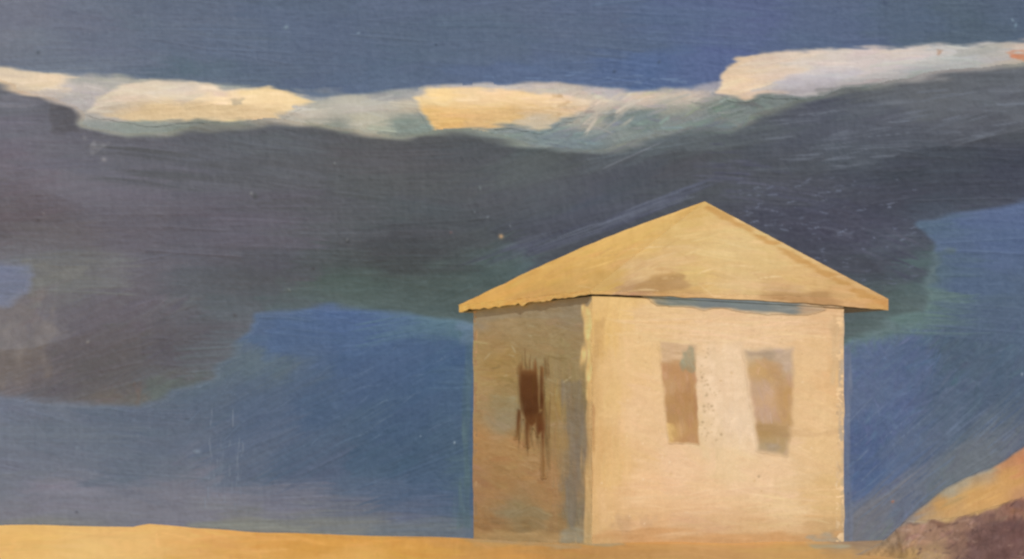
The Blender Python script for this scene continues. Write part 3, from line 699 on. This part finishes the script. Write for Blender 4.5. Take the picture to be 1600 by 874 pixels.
fc.patch([(915,560),(936,560),(934,860),(915,860)], (208,166,110), 5, .6, 4, 4, 40)
fc.patch([(925,500),(944,500),(930,600),(924,700),(914,700),(918,600)], (186,146,92), 5, .5, 4, 4, 40)
fc.patch([(921,640),(928,640),(926,760),(918,760)], (176,132,84), 3, .6, 3, 4, 26)
fc.patch([(1100,545),(1160,545),(1176,640),(1184,700),(1110,700),(1098,640)], (230,198,160), 8, .5, 6, 10, 14)
fc.patch([(960,806),(985,810),(985,834),(962,830)], (192,154,112), 5, .6, 4, 6, 8)
fc.patch([(1000,812),(1022,808),(1024,830),(1002,830)], (194,156,114), 5, .5, 4, 6, 8)
fc.patch([(950,842),(1060,834),(1200,842),(1310,846),(1310,880),(950,880)], (196,152,102), 6, .5, 4, 40, 4)
fc.patch([(905,838),(1000,830),(1100,838),(1220,832),(1330,840),(1330,880),(905,880)], (198,150,98), 7, .75, 6, 24, 6)
fc.patch([(1262,838),(1325,836),(1325,852),(1265,852)], (160,152,134), 5, .6, 4, 12, 4)
fc.patch([(1230,676),(1312,672),(1312,682),(1230,684)], (206,166,118), 4, .5, 3, 20, 3)
fc.patch([(1316,490),(1335,490),(1335,880),(1319,880),(1314,700)], (150,142,132), 4, .4, 2, 5, 30)
fc.patch([(1296,508),(1310,500),(1312,560),(1304,600)], (205,172,128), 4, .5, 4, 4, 16)
for k in range(42):
    r = fc.rng
    fc.speck(r.choice([1103, 1112, 1100, 1108]) + r.normal(0, 7), r.uniform(545, 690), r.uniform(.8, 2.0), (196, 166, 126), -.5)
for (u_, v_) in [(1100,635),(1112,635),(1104,618),(1127,679),(1098,660),(1097,590),(1186,745)]:
    fc.speck(u_, v_, 2.1, (172, 146, 108), -.6)
for k in range(70):
    r = fc.rng
    fc.speck(r.uniform(930, 1310), r.uniform(500, 840), r.uniform(.8, 1.8), (206, 168, 118) if r.random() < .5 else (238, 208, 168), r.choice([-1, 1.4]))

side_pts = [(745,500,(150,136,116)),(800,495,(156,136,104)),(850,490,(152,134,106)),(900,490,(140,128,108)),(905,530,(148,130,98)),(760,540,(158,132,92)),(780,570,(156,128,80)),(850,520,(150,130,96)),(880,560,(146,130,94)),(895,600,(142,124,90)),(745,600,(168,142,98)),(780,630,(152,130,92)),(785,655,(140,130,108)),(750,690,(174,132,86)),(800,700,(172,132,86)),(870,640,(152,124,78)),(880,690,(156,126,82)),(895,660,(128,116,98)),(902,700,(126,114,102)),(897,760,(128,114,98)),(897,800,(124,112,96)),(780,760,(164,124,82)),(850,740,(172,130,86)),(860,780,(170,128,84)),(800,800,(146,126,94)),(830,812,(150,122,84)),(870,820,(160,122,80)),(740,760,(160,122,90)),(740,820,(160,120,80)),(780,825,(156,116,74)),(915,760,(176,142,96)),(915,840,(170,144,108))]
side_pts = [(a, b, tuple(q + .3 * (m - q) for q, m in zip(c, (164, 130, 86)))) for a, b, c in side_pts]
ec = Canvas(700, 440, 960, 880, Field(side_pts, 26, 1.0), 1.15, 91)
ec.ground_texture(1.0)
ec.cover(520, lambda u, v: 0.1 if v < 640 else 0.2, 44, 11, 5, op=.45, hh=.8, dry=.7, grain=2.5, ajit=.3)
ec.cover(160, 1.5, 60, 8, 4, op=.45, hh=1.0, dry=.8, grain=4, region=(860, 560, 930, 840))
ec.patch([(740,482),(900,478),(905,495),(800,500),(742,500)], (150,134,110), 6, .6, 4, 30, 4)
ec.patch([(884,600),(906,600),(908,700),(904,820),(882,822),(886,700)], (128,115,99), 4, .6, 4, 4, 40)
ec.patch([(770,625),(806,618),(810,645),(775,650)], (142,130,100), 6, .4, 5, 14, 5)
ec.patch([(768,796),(850,794),(850,806),(775,808)], (146,130,100), 5, .45, 4, 20, 4)
ec.patch([(768,812),(820,814),(840,830),(790,822)], (138,108,72), 4, .6, 3, 20, 4)
ec.patch([(730,520),(745,520),(742,640),(734,640)], (168,146,100), 4, .5, 4, 4, 14)
ec.patch([(718,832),(800,826),(870,836),(930,842),(930,880),(718,880)], (186,146,96), 6, .7, 5, 20, 6)
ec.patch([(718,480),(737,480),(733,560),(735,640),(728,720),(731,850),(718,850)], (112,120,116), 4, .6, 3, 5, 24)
ec.patch([(880,832),(912,820),(930,836),(910,858),(880,850)], (156,146,124), 5, .6, 4, 12, 5)
ec.patch([(907,478),(935,468),(935,628),(920,622),(913,580),(915,540),(911,510)], (230,188,124), 4, .85, 4, 5, 16)
ec.patch([(917,600),(935,600),(935,862),(905,852),(914,800),(913,700)], (214,172,116), 4, .8, 4, 4, 40)
for k in range(40):
    r = ec.rng
    ec.stroke(r.uniform(750, 890), r.uniform(500, 620), r.normal(.2, .5), r.uniform(10, 30), r.uniform(2, 4), (126, 104, 66) if r.random() < .6 else (170, 154, 120), .4, 1.2, .1, .8, 4)

def dent_for(polys, depth):
    def f(u, v):
        d = np.full(u.shape, -1e9)
        for p in polys: d = np.maximum(d, sdf(p, u, v))
        return depth * smooth(d, -4.0, 4.0)
    return f

for k in range(34):   # dark paint dragged out of the slit window
    r = ec.rng
    ec.stroke(r.uniform(804, 858), r.uniform(570, 700), 1.55 + r.normal(0, .06), r.uniform(40, 110), r.uniform(3, 8), (118, 90, 56), .4, 1.0, 0, .9, 4)
n = 420
def wobble(P, amp, rng, left=True, right=True):
    h, w = P.shape[:2]
    nz = noise((h, 1), 1, 14, rng) * .6 + noise((h, 1), 1, 40, rng)
    nz2 = noise((h, 1), 1, 9, rng) * .7 + noise((h, 1), 1, 30, rng)
    s = np.linspace(0, 1, w)[None, :, None]
    dirv = P[0, -1] - P[0, 0]; dirv = dirv / np.linalg.norm(dirv)
    return P + dirv * amp * (left * nz[..., None] * (1 - s) ** 6 + right * nz2[..., None] * s ** 6)

rngw = np.random.default_rng(5)
Pf = lerp_quad(W + UPZ * BASE, W + DF * LF + UPZ * BASE, W + DF * LF + UPZ * WT, W + UPZ * WT, 380, 360)
Pf = wobble(Pf, .006, rngw, left=False)
front = painted_sheet('wall', Pf, fc, LIT['front'], mat_wall, 0.0016, house, out=NF)
tag(front, 'pale cream front wall with two windows')
Ps = lerp_quad(W + DL * LS + UPZ * BASE, W + UPZ * BASE, W + UPZ * WT, W + DL * LS + UPZ * WT, 220, 360)
Ps = wobble(Ps, .012, rngw, right=False)
sidew = painted_sheet('wall', Ps, ec, LIT['side'], mat_wall, 0.0012, house, out=NL)
tag(sidew, 'brown shaded side wall with one dark slit window')
mat_back = plain_material('wall_back_paint', (222, 184, 136), LIT['front'])
for A, B, out in ((W + DF * LF, W + DF * LF + DL * LS, DF), (W + DF * LF + DL * LS, W + DL * LS, DL)):
    A = A - out * 0.0; q4 = [A + UPZ * BASE, B + UPZ * BASE, B + UPZ * WT, A + UPZ * WT]
    inn = [p - out * 0.12 for p in q4]
    co = np.array(q4 + inn)
    link_mesh('wall', co, [[0, 1, 2, 3], [5, 4, 7, 6], [0, 4, 5, 1], [3, 2, 6, 7], [0, 3, 7, 4], [1, 5, 6, 2]], mat_back, parent=house, shade=False)

def plane_hit(u, v, P0, N):
    d = np.stack([(u - CU) / F, np.ones_like(u), (EYE - v) / F], -1)
    o = np.array([0, 0, HC])
    t = ((P0 - o) @ N) / (d @ N)
    return o + d * t[..., None]

def window(poly, canvas, under_c, P0, N, lit, inset, feather, rough, nx, ny, label, step=1.2, extra=(), parent=house, name='window'):
    p = np.asarray(poly, float); m = feather + rough * 2 + 3
    allp = np.concatenate([p] + [np.asarray(e, float) for e in extra]) if extra else p
    u0, v0 = allp.min(0) - m; u1, v1 = allp.max(0) + m
    U, V = np.meshgrid(np.arange(u0, u1, step), np.arange(v0, v1, step))
    nz = noise(U.shape, nx / step, ny / step, canvas.rng) * rough
    d = sdf(poly, U, V)
    for e in extra: d = np.maximum(d, sdf(e, U, V))
    cov = smooth(d + nz, -feather, feather)
    wall_c = under_c.sample(U, V)[0]
    P = plane_hit(U, V, P0 + N * inset, N)
    c, h, _ = canvas.sample(U, V)
    c = wall_c * (1 - cov[..., None]) + c * cov[..., None]
    P = P + N * ((h * .0012 + .004 * cov))[..., None]
    q = quads(*U.shape)
    q = q[(cov.ravel() > .03)[q].all(1)]
    co, q, a = compact(P.reshape(-1, 3), q, pigment(c, lit).reshape(-1, 3))
    o = link_mesh(name, co, q, mat_window, a[0], None, parent)
    if label: o['label'] = label
    return o

wa = Canvas(1010, 510, 1120, 720, Field([(1050,545,(200,166,128)),(1080,550,(205,170,132)),(1060,580,(184,138,98)),(1075,620,(176,132,90)),(1055,650,(178,136,94)),(1070,690,(182,138,98)),(1040,600,(188,146,106)),(1048,680,(196,156,104))], 18), 1.1, 101)
wa.col -= np.array([0, 0, 7.]); wa.ground_texture(.8); wa.cover(140, 1.45, 30, 8, 4, op=.5, hh=1, dry=.7, grain=4)
wa.patch([(1030,530),(1090,538),(1088,552),(1060,566),(1034,566)], (206,170,130), 4, .75, 3, 16, 3)
wa.patch([(1078,542),(1087,542),(1086,580),(1080,580),(1060,570),(1070,556)], (150,142,112), 3.5, .7, 3, 5, 6)
wa.patch([(1038,664),(1052,666),(1052,694),(1042,694)], (208,168,105), 3, .8, 2, 5, 6)
oa = window(win_a, wa, fc, W, NF, LIT['front'], 0.004, 3.0, .7, 7, 7, 'tan brown window with a teal corner dab')
wb = Canvas(1140, 520, 1270, 740, Field([(1180,555,(196,168,140)),(1200,550,(170,148,128)),(1225,552,(192,164,142)),(1190,575,(196,156,110)),(1205,580,(188,148,102)),(1225,570,(190,162,140)),(1185,610,(190,156,128)),(1200,620,(200,162,130)),(1225,620,(190,148,102)),(1200,650,(194,158,132)),(1195,672,(176,140,98)),(1215,690,(180,148,110)),(1200,705,(178,152,122)),(1230,650,(192,152,108))], 16), 1.1, 102)
wb.col -= np.array([0, 0, 7.]); wb.ground_texture(.8); wb.cover(150, 1.2, 24, 8, 4, op=.5, hh=1, dry=.7, grain=4, ajit=.5)
wb.patch([(1166,548),(1200,545),(1212,556),(1200,562),(1168,562)], (172,146,118), 4, .7, 3, 14, 4)
wb.patch([(1206,548),(1236,546),(1236,580),(1222,578),(1214,562)], (192,164,134), 4, .6, 3, 8, 5)
wb.patch([(1196,565),(1214,566),(1226,600),(1228,650),(1220,650),(1216,605),(1198,590)], (184,144,102), 4, .5, 3, 6, 8)
wb.patch([(1180,664),(1232,664),(1232,676),(1182,678)], (172,136,92), 4, .6, 3, 20, 4)
wb.patch([(1196,694),(1214,694),(1210,710),(1198,708)], (166,144,118), 4, .6, 3, 8, 4)
ob = window(win_b, wb, fc, W, NF, LIT['front'], 0.004, 6.0, 1.0, 9, 7, 'mauve brown window with a fading right edge')
ws = Canvas(790, 540, 880, 790, Field([(815,560,(130,98,60)),(840,570,(118,78,42)),(828,600,(92,56,28)),(825,640,(84,50,24)),(835,660,(100,62,30)),(842,668,(100,58,30)),(815,690,(112,76,42)),(850,740,(128,90,50))], 12), 1.0, 103)
ws.ground_texture(.8); ws.cover(90, 1.55, 40, 5, 5, op=.5, hh=1, dry=.7, grain=5)
osl = window([(811,574),(817,562),(819,576),(834,578),(837,562),(841,576),(843,640),(840,662),(826,664),(813,642)], ws, ec, W, NL, LIT['side'], 0.006, 4.2, .9, 3, 14, 'dark brown slit window with paint drips',
             extra=[[(810,640),(815,640),(809,684),(806,684)], [(822,655),(828,655),(825,696),(821,696)], [(834,650),(849,640),(851,672),(840,680)], [(846,660),(850,660),(852,745),(849,745)], [(843,570),(849,575),(849,640),(843,640)]])

# roof: four slopes, an off-centre peak, thick eaves and a boarded underside
NR = W + NF * .025 + NL * .035
RR = NR + DF * (LF + .10 + .62)
LL = NR + DL * (LS + .42)
BB = RR + DL * (LS + .42)
EZ = 3.24
apex = at(1101, 315, 43.75)
roof_pts = [(740,472,(222,168,92)),(780,455,(222,170,95)),(850,435,(220,172,100)),(850,460,(206,160,95)),(930,400,(222,176,106)),(950,440,(214,168,100)),(1000,380,(224,180,112)),(1000,430,(222,180,128)),(1050,350,(222,180,115)),(1060,400,(222,180,124)),(1090,330,(218,174,108)),(1120,350,(226,186,126)),(1150,390,(226,188,132)),(1100,430,(224,182,120)),(1040,446,(196,150,94)),(990,452,(188,146,106)),(1150,440,(224,184,130)),(1200,400,(226,186,128)),(1250,420,(224,180,122)),(1260,450,(220,176,120)),(1240,470,(198,156,108)),(1280,476,(200,156,108)),(1330,460,(216,168,112)),(1370,478,(208,158,98)),(1330,480,(208,162,108))]
rf = Canvas(700, 290, 1420, 510, Field(roof_pts, 34, .7), 1.15, 111)
rf.ground_texture(.9)
rf.cover(1100, lambda u, v: -.36 if u < 1010 else (0.12 if u > 1110 else -.1), 80, 10, 4, op=.5, hh=1.1, dry=.6, grain=3)
rf.cover(200, -.38, 60, 6, 5, op=.45, hh=1.3, dry=.7, grain=4, region=(730, 360, 1000, 470))
rf.patch([(975,452),(1010,440),(1060,428),(1080,446),(1040,455)], (184,142,94), 5, .75, 4, 20, 5)
rf.patch([(1190,462),(1230,452),(1290,458),(1315,476),(1240,478)], (184,140,92), 6, .8, 4, 20, 5)
rf.patch([(1105,318),(1200,372),(1300,428),(1390,476),(1386,482),(1290,432),(1195,380),(1100,326)], (196,142,78), 3.5, .65, 2, 20, 3)
rf.patch([(880,430),(960,420),(1000,440),(930,455),(870,455)], (206,164,100), 8, .5, 6, 22, 6)
for k in range(40):
    r = rf.rng
    u_ = r.uniform(900, 1330)
    rf.stroke(u_, r.uniform(380, 470), r.normal(-.1, .25), r.uniform(20, 60), r.uniform(2, 4), (236, 198, 146) if r.random() < .5 else (204, 160, 104), .4, 1.4, .1, .8, 4)
def slope(A, B, T, nu, nv):
    s = np.linspace(0, 1, nu)[None, :, None]; t = (np.linspace(0, 1, nv)[:, None, None])
    base = A * (1 - s) + B * s
    return T * (1 - t) + base * t      # rows from the peak down to the eave
def put(p, z): q = np.array(p, float); q[2] = z; return q
n_, r_, l_, b_ = [put(p, EZ) for p in (NR, RR, LL, BB)]
rng_r = np.random.default_rng(9)
roof_mesh_parts = []
Psl = slope(l_, n_, apex, 300, 300)
s = np.linspace(0, 1, 300)[None, :]; t = np.linspace(0, 1, 300)[:, None]
Psl = Psl + DL * ((noise((300, 1), 1, 7, rng_r) + noise((300, 1), 1, 18, rng_r)) * .02 * (1 - s) ** 10)[..., None]
Psl[..., 2] += 0.075 * np.sin(np.pi * t) * (1 - s) ** 2           # slightly bellied hip
jag = (noise((1, 300), 5, 1, rng_r) * .012)
roof = painted_sheet('roof', Psl, rf, LIT['roof_side'], mat_roof, 0.0018, house, out=NL + UPZ)
tag(roof, 'golden ochre pointed roof with an off-centre peak')
def roof_part(name, P, out, lit, relief=.0018, mat=None):
    return painted_sheet(name, P, rf, lit, mat or mat_roof, relief, roof, out=out)
# children of the roof sit in the roof's frame; the roof has the house's origin
roof_rest = []
Pfr = slope(n_, r_, apex, 420, 300)
roof_part('slope', Pfr, NF + UPZ, LIT['roof_front'])
mat_rb = plain_material('roof_back_paint', (220, 176, 112), LIT['roof_front'])
for A, B, o_ in ((r_, b_, DF), (b_, l_, DL)):
    co = np.array([A, B, apex]); link_mesh('slope', co, [[0, 1, 2]], mat_rb, parent=roof, shade=False)
TN, TR, TL, TB = .045, .15, .10, .12       # the eave board is deeper at the far corners
def fascia(A, B, ta, tb, out, lit, wav=.010):
    P = lerp_quad(A, B, B, A, 420, 14)
    sf = np.linspace(0, 1, 420)[None, :]; ef = sf ** 2.6 if tb > ta else 1 - (1 - sf) ** 1.0
    P[..., 2] -= np.linspace(0, 1, 14)[:, None] * (ta + (tb - ta) * ef)
    w = noise((1, 420), 9, 1, rng_r)[0] * wav
    tt = np.linspace(0, 1, 14)[:, None]
    P[..., 2] += w[None, :] * tt
    return roof_part('fascia', P, out, lit)
fascia(l_, n_, TL, TN, NL, LIT['side'])
fascia(n_, r_, TN, TR, NF, LIT['front'], .003)
mat_fb = plain_material('fascia_back_paint', (206, 160, 100), LIT['front'])
for A, B, ta, tb in ((r_, b_, TR, TB), (b_, l_, TB, TL)):
    link_mesh('fascia', np.array([A - UPZ * ta, B - UPZ * tb, B, A]), [[0, 1, 2, 3]], mat_fb, parent=roof, shade=False)
mat_soffit = plain_material('soffit_paint', (176, 186, 186), LIT['front'])
sof = np.array([p - UPZ * t_ for p, t_ in ((n_, TN), (r_, TR), (b_, TB), (l_, TL))])
link_mesh('soffit', sof, [[0, 3, 2], [0, 2, 1]], mat_soffit, parent=house, shade=False)

# shade of the front eave, painted blue grey on a thin sheet
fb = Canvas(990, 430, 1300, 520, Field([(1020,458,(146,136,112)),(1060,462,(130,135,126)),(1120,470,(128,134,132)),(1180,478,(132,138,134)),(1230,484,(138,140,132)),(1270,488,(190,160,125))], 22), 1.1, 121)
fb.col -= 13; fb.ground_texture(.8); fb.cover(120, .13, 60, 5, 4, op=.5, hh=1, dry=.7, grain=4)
painted_shade_poly = [(1000,459),(1050,459),(1110,461),(1180,465),(1240,470),(1290,484),(1262,493),(1200,490),(1140,484),(1090,480),(1028,475)]
window(painted_shade_poly, fb, fc, W, NF, LIT['front'], 0.008, 3, 1.2, 18, 3, 'blue grey band of painted shade under the front eave', name='painted_shade')
